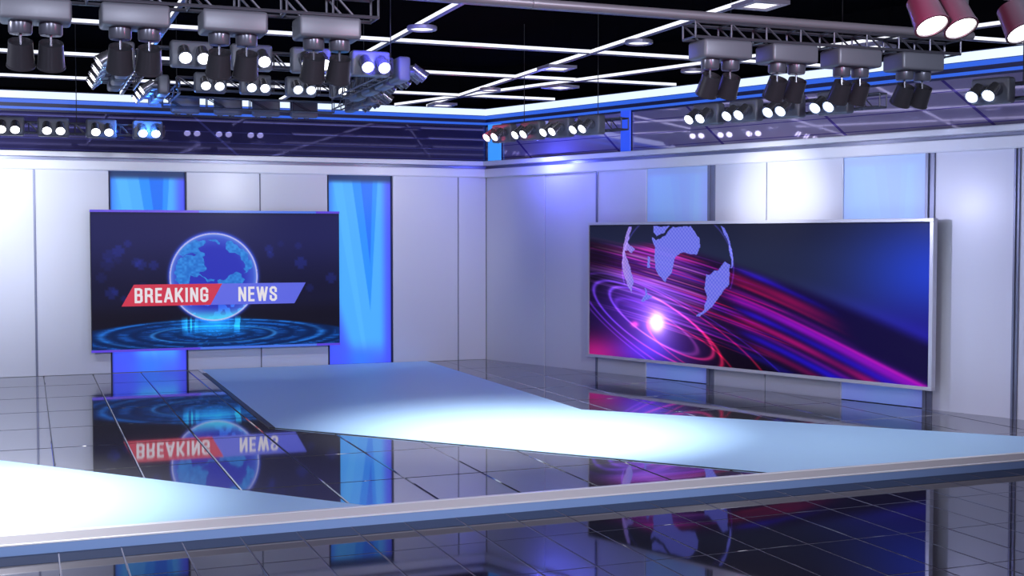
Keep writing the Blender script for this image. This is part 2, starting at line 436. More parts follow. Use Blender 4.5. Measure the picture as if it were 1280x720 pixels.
plate('headline_band', [(0.4625, 0.680), (0.5105, 0.527), (0.855, 0.527), (0.807, 0.680)], -0.003, -0.001, M['blue_band'])['label'] = 'blue slanted headline band'
T_ = 0.195
GLYPH = {   # strokes on a unit-high cell, condensed capitals
    'B': (0.50, [[(0, 0), (0, 1)], [(0, 1), (0.30, 1), (0.42, 0.92), (0.42, 0.62), (0.32, 0.53), (0, 0.53)], [(0.28, 0.53), (0.44, 0.44), (0.44, 0.09), (0.32, 0), (0, 0)]]),
    'R': (0.52, [[(0, 0), (0, 1)], [(0, 1), (0.30, 1), (0.43, 0.91), (0.43, 0.58), (0.31, 0.49), (0, 0.49)], [(0.24, 0.49), (0.42, 0.38), (0.46, 0)]]),
    'E': (0.42, [[(0, 0), (0, 1)], [(0, 1), (0.36, 1)], [(0, 0.52), (0.32, 0.52)], [(0, 0), (0.36, 0)]]),
    'A': (0.54, [[(-0.03, 0), (0.22, 1)], [(0.26, 1), (0.51, 0)], [(0.08, 0.27), (0.40, 0.27)]]),
    'K': (0.54, [[(0, 0), (0, 1)], [(0.03, 0.38), (0.44, 1)], [(0.16, 0.58), (0.48, 0)]]),
    'I': (0.08, [[(0, 0), (0, 1)]]),
    'N': (0.52, [[(0, 0), (0, 1)], [(0.02, 1), (0.44, 0)], [(0.46, 0), (0.46, 1)]]),
    'G': (0.52, [[(0.45, 0.72), (0.45, 0.88), (0.33, 1), (0.13, 1), (0, 0.88), (0, 0.12), (0.13, 0), (0.30, 0), (0.45, 0.12), (0.45, 0.46)], [(0.24, 0.46), (0.45, 0.46)]]),
    'W': (0.78, [[(-0.02, 1), (0.16, 0)], [(0.18, 0), (0.35, 1)], [(0.37, 1), (0.54, 0)], [(0.56, 0), (0.74, 1)]]),
    'S': (0.50, [[(0.43, 0.70), (0.43, 0.90), (0.32, 1), (0.12, 1), (0, 0.89), (0, 0.68), (0.12, 0.57), (0.33, 0.44), (0.44, 0.33), (0.44, 0.11), (0.32, 0), (0.12, 0), (0, 0.11), (0, 0.31)]]),
}
def words(name, txt, u0, u1, v0, v1):
    x0, zt = uvp(u0, v0); x1, zb = uvp(u1, v1)
    hgt = zt - zb; adv = [GLYPH[c][0] + T_ + 0.105 for c in txt]
    tot = sum(adv) - 0.105
    kx = (x1 - x0) / tot
    bm = bmesh.new(); pen = T_ / 2
    for c, ad in zip(txt, adv):
        for st in GLYPH[c][1]:
            P = []
            for (x, y) in st:                       # strokes stay inside the cap height
                P.append(Vector((x0 + (pen + x) * kx, 0, zb + (T_ / 2 * 0.8 + y * (1 - T_ * 0.8)) * hgt)))
            tw_ = T_ * kx * 0.5; n = len(P); Lft, Rgt = [], []
            for i in range(n):
                d0 = (P[i] - P[i - 1]).normalized() if i else (P[1] - P[0]).normalized()
                d1 = (P[i + 1] - P[i]).normalized() if i < n - 1 else d0
                nn = Vector((-(d0.z + d1.z), 0, d0.x + d1.x)).normalized()
                n0 = Vector((-d0.z, 0, d0.x)); kk = 1 / max(0.5, nn.dot(n0))
                e = Vector((0, 0, 0))
                if i == 0: e = -d1 * tw_ * 0.8
                if i == n - 1: e = d0 * tw_ * 0.8
                Lft.append(bm.verts.new(P[i] + nn * tw_ * kk + e + Vector((0, -0.005, 0)))); Rgt.append(bm.verts.new(P[i] - nn * tw_ * kk + e + Vector((0, -0.005, 0))))
            for i in range(n - 1):
                bm.faces.new((Lft[i], Lft[i + 1], Rgt[i + 1], Rgt[i]))
        pen += ad
    o = link(name, bm, M['letters'], news)
    o['label'] = 'white capital letters reading ' + txt.lower()
    return o
words('headline_letters', 'BREAKING', 0.165, 0.457, 0.552, 0.658)
words('headline_letters', 'NEWS', 0.575, 0.737, 0.552, 0.660)

# ------------------------------------------------------------------ right screen: streaks of light and dotted globe
AF = [(0.222, 0.096), (0.238, 0.112), (0.269, 0.078), (0.289, 0.021), (0.354, 0.012), (0.379, 0.097), (0.383, 0.165), (0.369, 0.219), (0.355, 0.224), (0.33, 0.204), (0.31, 0.22), (0.297, 0.258), (0.29, 0.345), (0.282, 0.378), (0.267, 0.417), (0.249, 0.38), (0.236, 0.326), (0.23, 0.239), (0.235, 0.167), (0.222, 0.118)]
TOP = [(0.227, 0.012), (0.281, 0.012), (0.266, 0.056), (0.240, 0.088), (0.227, 0.052)]
SAM = [(0.46, 0.263), (0.474, 0.283), (0.475, 0.356), (0.47, 0.418), (0.452, 0.472), (0.433, 0.547), (0.409, 0.612), (0.385, 0.658), (0.371, 0.66), (0.395, 0.614), (0.399, 0.571), (0.404, 0.508), (0.399, 0.455), (0.404, 0.36), (0.423, 0.338), (0.437, 0.326)]
WA = [(0.134, 0.118), (0.147, 0.152), (0.166, 0.179), (0.153, 0.208), (0.139, 0.191), (0.128, 0.197), (0.148, 0.32), (0.16, 0.398), (0.154, 0.51), (0.142, 0.466), (0.129, 0.4), (0.12, 0.321), (0.12, 0.22), (0.125, 0.152)]
WB = [(0.142, 0.012), (0.153, 0.012), (0.147, 0.073), (0.137, 0.13), (0.126, 0.163), (0.128, 0.107)]
EA = [(0.445, 0.012), (0.459, 0.034), (0.476, 0.128), (0.484, 0.21), (0.481, 0.303), (0.477, 0.303), (0.476, 0.211), (0.467, 0.118), (0.452, 0.045)]
I1 = [(0.209, 0.234), (0.217, 0.239), (0.217, 0.317), (0.209, 0.317)]
I2 = [(0.199, 0.456), (0.207, 0.483), (0.21, 0.516), (0.226, 0.525), (0.197, 0.578), (0.186, 0.568), (0.202, 0.522)]
def streak_pic(U, V):
    A = U * 2.8
    img = np.zeros(U.shape + (3,)); img[:] = (32, 38, 68)
    img = blend(img, (22, 24, 48), sstep(0.25, 0.0, V) * 0.6)
    g = np.exp(-((U - 1.02) / 0.20) ** 2 - ((V - 0.32) / 0.36) ** 2)
    img = blend(img, (32, 62, 205), 0.95 * g)
    g = np.exp(-((U - 1.0) / 0.26) ** 2 - ((V - 0.72) / 0.22) ** 2)
    img = blend(img, (30, 22, 140), 0.9 * g)
    # fan of streaks: q = 0 along the upper edge of the fan
    p = V - (0.42 * U + 0.30 * U * U)
    q = p - 0.03
    fan = sstep(-0.06, 0.03, q - 0.10 * sstep(0.28, 0.10, U))
    body = np.zeros(U.shape + (3,)); body[:] = (28, 10, 44)
    body = blend(body, (56, 14, 74), sstep(0.45, 0.1, U) * 0.8)
    body = blend(body, (18, 12, 62), sstep(0.42, 0.8, U) * 0.8)
    rs = np.random.RandomState(18)
    pal = [(220, 26, 60), (206, 30, 64), (64, 44, 230), (48, 40, 214), (150, 40, 214), (200, 50, 190), (120, 50, 220), (190, 24, 52)]
    for k in range(105):
        q0 = rs.uniform(0.0, 0.60); wd = rs.choice([0.003, 0.0045, 0.008])
        c = pal[rs.randint(len(pal))]
        if q0 > 0.10 and q0 < 0.42 and rs.rand() < 0.35: c = (250, 160, 196)
        u0 = rs.uniform(-0.15, 0.25); u1 = u0 + rs.uniform(0.2, 0.45)
        env = sstep(u0, u0 + 0.05, U) * sstep(u1 + 0.06, u1 - 0.02, U)
        amp = rs.uniform(0.12, 0.62)
        if c[0] > 240: env = env * sstep(0.48, 0.36, U); amp *= 0.8
        body = add(body, np.array(c) * amp, np.exp(-((q - q0 - 0.006 * np.sin(U * 5 + k)) / wd) ** 2) * env)
    for q0, w0, c, a, us in ((0.005, 0.016, (44, 36, 214), 0.75, 0.47), (0.065, 0.030, (176, 20, 50), 0.80, 0.42), (0.105, 0.012, (210, 30, 60), 0.6, 0.44), (0.155, 0.016, (120, 24, 130), 0.7, 0.42), (0.215, 0.026, (158, 34, 222), 0.95, 0.42), (0.19, 0.008, (214, 40, 130), 0.7, 0.40),
                             (0.275, 0.018, (44, 34, 228), 0.85, 0.46), (0.33, 0.020, (196, 28, 84), 0.85, 0.44), (0.385, 0.014, (140, 34, 190), 0.6, 0.42), (0.425, 0.020, (44, 36, 236), 0.9, 0.48), (0.485, 0.022, (150, 20, 56), 0.7, 0.50), (0.555, 0.02, (44, 40, 220), 0.7, 0.44)):
        n = 0.55 + 0.6 * vnoise(U * 9, np.zeros_like(U) + q0 * 90, 41)
        soft = w0 * (1 + 0.5 * sstep(0.6, 1.0, U))
        body = add(body, c, a * n * np.exp(-((q - q0 - 0.07 * sstep(0.45, 1.0, U)) / soft) ** 2) * sstep(us, us + 0.10, U) * (1 - sstep(0.62, 0.80 + 0.5 * q0, U) * (q0 < 0.19)))
    body = body - (0.25 + 0.55 * sstep(0.3, 0.5, U))[..., None] * body.min(-1, keepdims=True)
    body = 255 * (1 - np.exp(-body / 190.0))
    dim = 0.40 + 0.60 * sstep(0.02, 0.16, U)
    dim = dim * (1 - 0.55 * sstep(0.45, 0.62, q) * sstep(0.35, 0.5, U))
    viol = sstep(0.22, 0.34, q) * sstep(0.42, 0.25, U)
    grey = body.mean(-1, keepdims=True) * np.array((0.95, 0.62, 1.75))
    body = body * (1 - 0.75 * viol[..., None]) + 0.62 * grey * (0.75 * viol)[..., None]
    img = blend(img, (0, 0, 0), fan) + body * (fan * dim)[..., None]
    # far blue haze right of the fan
    img = add(img, (30, 24, 150), np.exp(-((q + 0.05) / 0.05) ** 2) * sstep(0.55, 0.9, U) * 0.12)
    img = add(img, (10, 10, 60), np.exp(-((q - 0.0) / 0.02) ** 2) * sstep(0.47, 0.52, U) * sstep(0.66, 0.56, U) * 0.9)
    # violet haze round the bright core
    cx, cy = 0.241 * 2.8, 0.722
    d = np.sqrt((A - cx) ** 2 + ((V - cy)) ** 2)
    img = add(img, (92, 58, 190), 0.55 * np.exp(-(d / 0.34) ** 2))
    img = add(img, (40, 14, 120), 0.5 * np.exp(-((A - 0.3) / 0.4) ** 2 - ((V - 0.68) / 0.22) ** 2))
    # tilted rings
    th = 0.40
    def ell(ca, cv, a, b, w, c0, c1, k=1.0, th=th):
        X = (A - ca) * math.cos(th) + (V - cv) * math.sin(th); Y = -(A - ca) * math.sin(th) + (V - cv) * math.cos(th)
        r = np.sqrt((X / a) ** 2 + (Y / b) ** 2)
        m = np.exp(-((r - 1) * min(a, b) * 1.9 / w) ** 2)
        t = sstep(-0.7, 0.6, X / a)[..., None]
        return (np.array(c0) * (1 - t) + np.array(c1) * t) * (m * k * 0.62)[..., None]
    for args in ((0.655, 0.735, 0.66, 0.185, 0.011, (110, 66, 236), (236, 30, 66), 1.0), (0.70, 0.715, 0.53, 0.145, 0.010, (120, 74, 240), (230, 40, 90), 0.95),
                 (0.80, 0.80, 0.95, 0.24, 0.010, (110, 50, 220), (226, 22, 52), 0.8), (0.92, 0.86, 1.16, 0.27, 0.009, (120, 50, 200), (60, 40, 190), 0.6),
                 (0.66, 0.745, 0.42, 0.10, 0.012, (90, 40, 190), (190, 80, 170), 0.5), (0.98, 0.90, 0.42, 0.11, 0.010, (230, 20, 50), (230, 20, 50), 0.7)):
        img = img + ell(*args) * sstep(-0.10, 0.10, V - 0.36 - 0.0 * U)[..., None]
    # glow low on the left
    img = add(img, (190, 22, 110), 0.8 * np.exp(-((U - 0.02) / 0.10) ** 2 - ((V - 1.0) / 0.14) ** 2))
    img = add(img, (40, 26, 190), 0.6 * np.exp(-((U - 0.20) / 0.10) ** 2 - ((V - 0.95) / 0.10) ** 2))
    img = add(img, (240, 40, 90), 0.9 * np.exp(-((U - 0.165) / 0.012) ** 2 - ((V - 0.745) / 0.02) ** 2))
    # core
    img = add(img, (255, 250, 255), 1.1 * np.exp(-(d / 0.060) ** 2))
    img = add(img, (190, 160, 240), 0.55 * np.exp(-(d / 0.15) ** 2))
    # globe of dots
    gx, gy, rx, ry = 0.3025, 0.315, 0.183, 0.42
    q2 = np.sqrt(((U - gx) / rx) ** 2 + ((V - gy) / ry) ** 2)
    land = np.zeros(U.shape, bool)
    jx = U + 0.006 * (vnoise(U * 75, V * 28, 14) - 0.5); jy = V + 0.018 * (vnoise(U * 75, V * 28, 17) - 0.5)
    for P in (AF, TOP, SAM, WA, WB, EA, I1, I2): land |= inside(jx, jy, P)
    s = 105.0
    dots = 0.5 + 0.25 * (np.sin(A * s * 2.0) * np.sin((V + 0) * s * 2.0)) * 2
    c = np.zeros(U.shape + (3,)); c[:] = (92, 100, 232)
    c = add(c, (44, 40, 14), dots)
    c = add(c, (60, 20, -10), sstep(0.2, 0.1, U))
    img = blend(img, (0, 0, 0), land * 0.94) + c * (land * 0.94)[..., None]
    img = add(img, (60, 50, 150), np.exp(-((q2 - 1) / 0.012) ** 2) * 0.5 * (V < 0.45))
    img = blend(img, (14, 12, 26), sstep(0.012, 0.0, V) * 0.8)
    return img

SRX0, SRX1, SRZ0, SRZ1 = 2.57, 8.105, 0.246, 2.222
streak = empty('streak_screen'); streak.matrix_world = RW @ Matrix.Translation((SRX0, -0.22, SRZ0))
tag(streak, 'very wide grey framed display showing red and blue light streaks with a dotted globe', 'screen')
W2, H2 = SRX1 - SRX0, SRZ1 - SRZ0
fr = 0.042
bm = bmesh.new(); box(bm, fr * 0.5, W2 - fr * 0.5, 0.012, 0.075, fr * 0.5, H2 - fr * 0.5); link('screen_body', bm, M['bezel'], streak)
for nm, b in (('a', (0, W2, H2 - fr, H2)), ('b', (0, W2, 0, fr)), ('c', (0, fr * 0.7, fr, H2 - fr)), ('d', (W2 - fr * 1.15, W2, fr, H2 - fr))):
    bm = bmesh.new(); box(bm, b[0], b[1], -0.018, 0.07, b[2], b[3], 0.005, 2); link('frame_rail', bm, M['steel'], streak)
for a in (0.6, W2 - 0.9):
    bm = bmesh.new(); box(bm, a, a + 0.25, 0.075, 0.168, H2 * 0.3, H2 * 0.7, 0.005, 1); link('wall_bracket', bm, M['mullion'], streak)
picture_grid('display', W2 - fr * 1.85, H2 - 2 * fr, 620, 250, streak_pic, M['picture'], streak, 0.0, fr * 0.7, H2 - fr)

# ------------------------------------------------------------------ floors
def tiles(name, x0, x1, y0, y1, dx, dy, ox, oy, zt, th, mt, gap=0.004, bev=0.008, clip=None, depth=0.006):
    bm = bmesh.new()
    i0 = math.floor((x0 - ox) / dx); i1 = math.ceil((x1 - ox) / dx)
    j0 = math.floor((y0 - oy) / dy); j1 = math.ceil((y1 - oy) / dy)
    for i in range(i0, i1):
        for j in range(j0, j1):
            a, b = max(ox + i * dx + gap, x0), min(ox + (i + 1) * dx - gap, x1)
            c, d = max(oy + j * dy + gap, y0), min(oy + (j + 1) * dy - gap, y1)
            if b - a < 0.03 or d - c < 0.03: continue
            o_ = [bm.verts.new(v) for v in ((a, c, zt - depth), (b, c, zt - depth), (b, d, zt - depth), (a, d, zt - depth))]
            n_ = [bm.verts.new(v) for v in ((a + bev, c + bev, zt), (b - bev, c + bev, zt), (b - bev, d - bev, zt), (a + bev, d - bev, zt))]
            bm.faces.new(n_)
            for k in range(4):
                l = (k + 1) % 4; bm.faces.new((o_[k], o_[l], n_[l], n_[k]))
    n0 = len(bm.faces)
    a = [bm.verts.new(v) for v in ((x0, y0, zt - depth - 0.001), (x1, y0, zt - depth - 0.001), (x1, y1, zt - depth - 0.001), (x0, y1, zt - depth - 0.001))]
    b = [bm.verts.new((v.co.x, v.co.y, zt - th)) for v in a]
    f = bm.faces.new(a); f.material_index = 1
    f = bm.faces.new(b); f.material_index = 1
    for k in range(4):
        l = (k + 1) % 4; f = bm.faces.new((a[k], a[l], b[l], b[k])); f.material_index = 1
    if clip:
        co, no = clip
        bmesh.ops.bisect_plane(bm, geom=bm.verts[:] + bm.edges[:] + bm.faces[:], plane_co=co, plane_no=no, clear_outer=True)
    return bm
# raised stage
bm = tiles('deck', -11.4, 4.2, EDGE_Y + 0.03, 0.0, 0.675, 1.32, -4.11, -9.19, 0.0, 0.11, None, clip=(WN * 0.001, -WN))
stage = empty('stage_platform', (0, 0, 0))
tag(stage, 'low raised stage of glossy mirror-like tiles with a pale blue front edge', 'stage')
link('tiled_deck', bm, [M['tile'], M['grout']], stage)
xe = 3.74
bm = bmesh.new(); extrude_profile(bm, [(-10.168, -0.10), (-10.168, 0.010), (-10.192, 0.010), (-10.232, -0.040), (-10.232, -0.046), (-10.19, -0.046), (-10.19, -0.10)], -11.4, xe); link('edge_nosing', bm, M['nosing'], stage)
bm = bmesh.new(); extrude_profile(bm, [(-10.150, 0.0), (-10.150, 0.014), (-10.186, 0.014), (-10.194, 0.007), (-10.168, 0.0)], -11.4, xe); link('edge_bead', bm, M['bead'], stage)['label'] = 'bright metal bead along the stage edge'
bm = bmesh.new(); extrude_profile(bm, [(-10.232, -0.038), (-10.242, -0.041), (-10.242, -0.050), (-10.232, -0.052)], -11.4, xe); link('edge_bead', bm, M['bead'], stage)['label'] = 'thin bright metal bead'
bm = bmesh.new(); extrude_profile(bm, [(-10.19, -0.052), (-10.236, -0.052), (-10.236, LOWZ), (-10.19, LOWZ)], -11.4, xe); link('front_fascia', bm, M['fascia'], stage)['label'] = 'pale blue stage front'
# studio floor in front of the stage
bm = tiles('floor', -11.4, 6.5, -16.0, -10.19, 0.403, 0.86, -2.008, -11.03, LOWZ, 0.05, None, gap=0.0045, bev=0.003, depth=0.0008)
struct(link('floor', bm, [M['lowtile'], M['grout_pale']]))

# pale walkway panels lying on the stage
def walkway(label, pts, edge=None):
    t = empty('walkway_panel', (pts[0][0], pts[0][1], 0.001))
    tag(t, label, 'walkway', 'pale walkway panels on the stage')
    q = [(x - pts[0][0], y - pts[0][1]) for x, y in pts]
    bm = bmesh.new(); prism(bm, q, 0.004, 0.010); link('pale_surface', bm, M['runner'], t)
    bm = bmesh.new(); prism(bm, q, 0.0, 0.0038); link('underside', bm, M['runner_edge'], t)['label'] = 'thin dark underside'
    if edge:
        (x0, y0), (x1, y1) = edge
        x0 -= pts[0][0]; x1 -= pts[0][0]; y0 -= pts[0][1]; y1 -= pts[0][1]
        bm = bmesh.new(); prism(bm, [(x0 - 0.06, y0), (x0 - 0.001, y0), (x1 - 0.001, y1), (x1 - 0.06, y1 + 0.02)], 0.0, 0.008); link('edge_shade_strip', bm, M['runner_edge'], t)['label'] = 'black strip for the shade of its left side'  # painted shade, stands in for the slab's shaded left side
        bm = bmesh.new(); prism(bm, [(x0 - 0.06, y0 + 0.001), (x0 - 0.001, y0 + 0.001), (x0 - 0.001, y0 + 0.45), (x0 - 0.06, y0 + 0.45)], 0.0, 0.008); link('bright_edge_end', bm, M['bead'], t)['label'] = 'short white end of the edge strip'
    return t
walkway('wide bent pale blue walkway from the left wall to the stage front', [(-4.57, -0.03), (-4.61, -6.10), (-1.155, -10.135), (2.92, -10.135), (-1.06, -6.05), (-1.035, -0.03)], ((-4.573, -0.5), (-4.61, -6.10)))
walkway('brightly lit pale walkway wedge at the front left corner of the stage', [(-11.3, -2.40), (-11.3, -10.135), (-4.70, -10.135)])

# ------------------------------------------------------------------ ceiling
trim_box('trim_9', [(-11.4, 0.1, 0.11, 0.26, 4.0, 4.75)], M['ceiling'], LW, 0)
trim_box('trim_10', [(-0.1, 13.0, 0.11, 0.26, 4.0, 4.75)], M['ceiling'], RW, 0)
bm = bmesh.new(); box(bm, -11.6, 6.5, -16.0, 0.3, 4.75, 4.80); struct(link('ceiling', bm, M['ceiling']))
def beam(label, p0, p1, z=4.1):
    """slim grey beam with a lit strip down each side"""
    p0, p1 = Vector(p0), Vector(p1); d = p1 - p0
    t = empty('ceiling_beam', (p0.x, p0.y, z), math.atan2(d.y, d.x))
    tag(t, label, 'ceiling beam', 'lit beams under the black ceiling')
    L = d.length
    bm = bmesh.new(); box(bm, 0, L, -0.02, 0.02, -0.022, 0.03, 0.003, 1); link('beam_body', bm, M['beam'], t)
    for s in (-1, 1):
        bm = bmesh.new(); box(bm, 0, L, s * 0.0215 - 0.0035, s * 0.0215 + 0.0035, -0.010, 0.024); link('light_strip', bm, M['led'], t)['label'] = 'white glowing strip'
    bm = bmesh.new(); n = max(2, int(L / 3))
    for i in range(n):
        x = L * (i + 0.5) / n; tube(bm, (x, 0, 0.03), (x, 0, 0.65), 0.004, n=6)
    link('suspension_rod', bm, M['ceiling'], t)
    return t
XB = [(-1.61, 'nearest to it'), (-3.88, 'second out from it'), (-6.20, 'third out from it'), (-8.545, 'fourth out, just above the grey pipe'), (-10.87, 'farthest out from it')]
for i, (y, s) in enumerate(XB):
    xr = -y * math.tan(R(20.257)) + 0.02 if False else (-y) * 0.36905
    beam('lit ceiling beam parallel to the left wall, ' + s, (-11.4, y, 0), (xr - 0.08, y, 0), 4.1 + 0.0)
for x, s in ((-1.02, 'rightmost, bearing five small lamps'), (-3.37, 'middle one, passing the blue-lit spotlight'), (-5.69, 'leftmost, seen between the near left spotlights')):
    beam('lit ceiling beam square to the left wall, ' + s, (x, -0.08, 0), (x, -13.5, 0), 4.095)
a = WN * 1.5 + WD * -0.44; b = WN * 1.5 + WD * 12.4
beam('white lit ceiling beam parallel to the right wall, bearing two square lamps', (a.x, a.y, 0), (b.x, b.y, 0), 4.09)

def ring_lamp(label, x, y, z=4.1, rz=0.0):
    t = empty('ring_ceiling_lamp', (x, y, z - 0.035), rz); tag(t, label, 'ceiling lamp', 'round lamps on the ceiling beams')
    bm = bmesh.new(); lathe(bm, [(0.0, 0.110), (-0.028, 0.112), (-0.032, 0.118), (-0.032, 0.142), (-0.026, 0.148), (0.0, 0.148), (0.006, 0.142), (0.006, 0.110), (0.0, 0.110)], (0, 0, 0), (0, 0, 1), 40); link('ring_frame', bm, M['lamp_frame'], t, True)
    bm = bmesh.new(); lathe(bm, [(-0.020, 0.0), (-0.020, 0.109), (-0.004, 0.109), (-0.004, 0.0)], (0, 0, 0), (0, 0, 1), 40); link('round_diffuser', bm, M['lamp_glow'], t)['label'] = 'white glowing disc'
def square_lamp(label, x, y, z=4.1, rz=0.0):
    t = empty('square_ceiling_lamp', (x, y, z - 0.035), rz); tag(t, label, 'ceiling lamp', 'square lamps on the ceiling beams')
    o_, i_ = 0.185, 0.125
    bm = bmesh.new()
    for b in ((-o_, o_, i_, o_), (-o_, o_, -o_, -i_), (-o_, -i_, -i_, i_), (i_, o_, -i_, i_)):
        box(bm, b[0], b[1], b[2], b[3], -0.03, 0.004)
    link('square_frame', bm, M['lamp_frame'], t)
    bm = bmesh.new(); box(bm, -i_ + 0.001, i_ - 0.001, -i_ + 0.001, i_ - 0.001, -0.02, -0.004); link('square_diffuser', bm, M['lamp_glow'], t)['label'] = 'white glowing square'
square_lamp('small square ceiling lamp close to the left wall near the room corner', -0.99, -0.72)
ring_lamp('ring ceiling lamp nearest the room corner', -0.99, -2.85)
square_lamp('square ceiling lamp between two ring lamps on the right beam from the left wall', -1.0, -5.19)
ring_lamp('ring ceiling lamp just below the grey pipe, right of centre', -0.99, -7.33)
square_lamp('square ceiling lamp at the top frame edge above the near right truss', -0.96, -9.60)
ring_lamp('ring ceiling lamp left of centre, beside the blue-lit spotlight', -3.37, -7.33)
square_lamp('square ceiling lamp on the beam parallel to the right wall, nearest the corner', -0.215, -3.50, 4.095, RANG)
ring_lamp('ring ceiling lamp beside the leftmost spotlight of the near right truss', 0.638, -5.61, 4.095, RANG)
square_lamp('square ceiling lamp seen through the near right truss', 1.462, -8.00, 4.095, RANG)

# ------------------------------------------------------------------ twin spotlights
SPOT_CAT, SPOT_GROUP = 'spotlight', 'twin spotlights on the rigs'
HW, HD, HT = 0.37, 0.235, 0.125
def make_spot(kind):
    """canonical: 'hang' = face looks down; 'face' = face looks along -Y"""
    t = empty('twin_spotlight')
    if kind == 'hang':
        n = Vector((0, 0, -1)); aim = Vector((0, math.sin(R(31)), -math.cos(R(31))))
    else:
        n = Vector((0, -1, 0)); aim = Vector((0, -math.cos(R(35)), -math.sin(R(35))))
    bm = bmesh.new()
    if kind == 'hang': box(bm, -HW / 2, HW / 2, -HD / 2, HD / 2, -HT / 2, HT / 2, 0.020, 3)
    else: box(bm, -HW / 2, HW / 2, -HT / 2, HT / 2, -HD / 2, HD / 2, 0.026, 3)
    link('housing', bm, M['housing'], t, True)
    for s in (-1, 1):
        base = Vector((s * 0.078, 0, 0)) + n * (HT / 2 - 0.002)
        nr = 0.062 if kind == 'hang' else 0.05
        bm = bmesh.new(); lathe(bm, [(0, 0.0), (0, nr), (0.055, nr), (0.066, nr * 0.9), (0.066, 0.0)], base, n, 24)
        tube(bm, base + n * 0.060, base + n * 0.150, 0.007, n=8)
        link('neck', bm, M['neck'], t, True)
        piv = base + n * (0.142 if kind == 'hang' else 0.085)
        r0, r1 = 0.064, 0.073
        if kind != 'hang': r0, r1 = 0.050, 0.060
        a0, a1 = (-0.040, 0.105) if kind == 'hang' else (-0.045, 0.115)
        bm = bmesh.new()
        lathe(bm, [(a0 + 0.020, 0.0), (a0 + 0.020, r0 * 0.86), (a0, r0 * 0.93), (a0, r0), (a0 + 0.03, r0 + 0.001), (a1 - 0.012, r1), (a1 - 0.010, r1 + 0.003), (a1, r1 + 0.003), (a1, r1 - 0.006), (a1 - 0.014, r1 - 0.008), (a1 - 0.014, 0.0)], piv, aim, 28)
        can = link('lamp_can', bm, M['can'] if kind == 'hang' else M['barrel'], t, True)
        bm = bmesh.new()
        lathe(bm, [(a1 - 0.013, 0.0), (a1 - 0.013, r1 - 0.009), (a1 - 0.006, r1 - 0.009), (a1 - 0.003, r1 * 0.5), (a1 - 0.002, 0.0)], piv, aim, 28)
        link('lens', bm, M['lens'], can, True)['label'] = 'white glowing lens'
    return t
PROTO = {}
def copy_spot(src):
    r = src.copy(); COL.objects.link(r)
    for ch in list(src.children):
        c = ch.copy(); COL.objects.link(c); c.parent = r
        for g in ch.children:
            d = g.copy(); COL.objects.link(d); d.parent = c
    return r
def spot(kind, loc, rz, label):
    if kind not in PROTO:
        o = PROTO[kind] = make_spot(kind)
    else:
        o = copy_spot(PROTO[kind])
    o.location = loc; o.rotation_euler = (0, 0, rz)
    tag(o, label, SPOT_CAT, SPOT_GROUP)
    return o

# ------------------------------------------------------------------ trusses
def truss_parts(t, p0, p1, w, h, up=Vector((0, 0, 1)), pitch=0.27, r=0.011, rb=0.0075, br=True):
    """four chords and their bracing as children of t; p0-p1 is the axis"""
    p0, p1 = Vector(p0), Vector(p1); d = (p1 - p0); L = d.length; d.normalize()
    side = d.cross(up).normalized()
    C4 = [side * (a * w / 2) + up * (b * h / 2) for a, b in ((-1, 1), (1, 1), (1, -1), (-1, -1))]
    for c in C4:
        bm = bmesh.new(); tube(bm, p0 + c, p1 + c, r, n=8); link('chord', bm, M['truss'], t, True)
    n = max(1, round(L / pitch))
    for i in range(n + 1):
        bm = bmesh.new(); q = p0 + d * (L * i / n)
        for k in range(4): tube(bm, q + C4[k], q + C4[(k + 1) % 4], rb, n=6)
        link('cross_frame', bm, M['truss'], t, True)
    if br:
        for i in range(n):
            q = p0 + d * (L * i / n); q2 = p0 + d * (L * (i + 1) / n)
            for a, b in ((C4[0], C4[3]), (C4[1], C4[2])):
                bm = bmesh.new(); tube(bm, q + a, q.lerp(q2, 0.45) + b, rb, n=6)
                link('diagonal_brace', bm, M['truss'], t, True)
def rods(t, pts, z0, z1, r=0.010):
    for x, y in pts:
        bm = bmesh.new(); tube(bm, (x, y, z0), (x, y, z1), r, n=8); link('hanger_rod', bm, M['dark_rod'], t, True)

def rig_truss(name, label, segs, w, h, hang, ztop, origin, **k):
    t = empty(name, origin); tag(t, label, 'truss', 'lighting trusses')
    o = Vector(origin)
    for p0, p1 in segs: truss_parts(t, Vector(p0) - o, Vector(p1) - o, w, h, **k)
    rods(t, [(x - o.x, y - o.y) for x, y in hang], ztop - o.z, 4.75 - o.z, 0.005)
    return t

# near pair of rigs, fixtures turned away from the camera
NY = -11.74
rig_truss('lighting_truss', 'near left ladder truss at the top frame edge carrying dark spotlights', [((-8.6, NY, 3.375), (-5.04, NY, 3.375))], 0.17, 0.13, [(-7.9, NY), (-5.6, NY)], 3.43, (-8.6, NY, 3.31))
for i, (x, s) in enumerate(((-6.95, 'leftmost'), (-6.43, 'second from left'), (-5.885, 'third from left'), (-5.335, 'rightmost'))):
    spot('hang', (x, NY, 3.235), 0, 'twin dark spotlight turned away on the near left truss, %s' % s)
rig_truss('lighting_truss', 'near right ladder truss below the grey pipe carrying brownish grey spotlights', [((-2.86, -11.70, 3.385), (-0.66, -11.70, 3.385))], 0.17, 0.10, [], 3.43, (-2.86, -11.70, 3.33))
for x, s in ((-2.62, 'leftmost'), (-2.09, 'second from left'), (-1.555, 'third from left'), (-1.01, 'rightmost')):
    spot('hang', (x, -11.70, 3.262), 0, 'twin grey spotlight turned away under the near right truss, %s' % s)
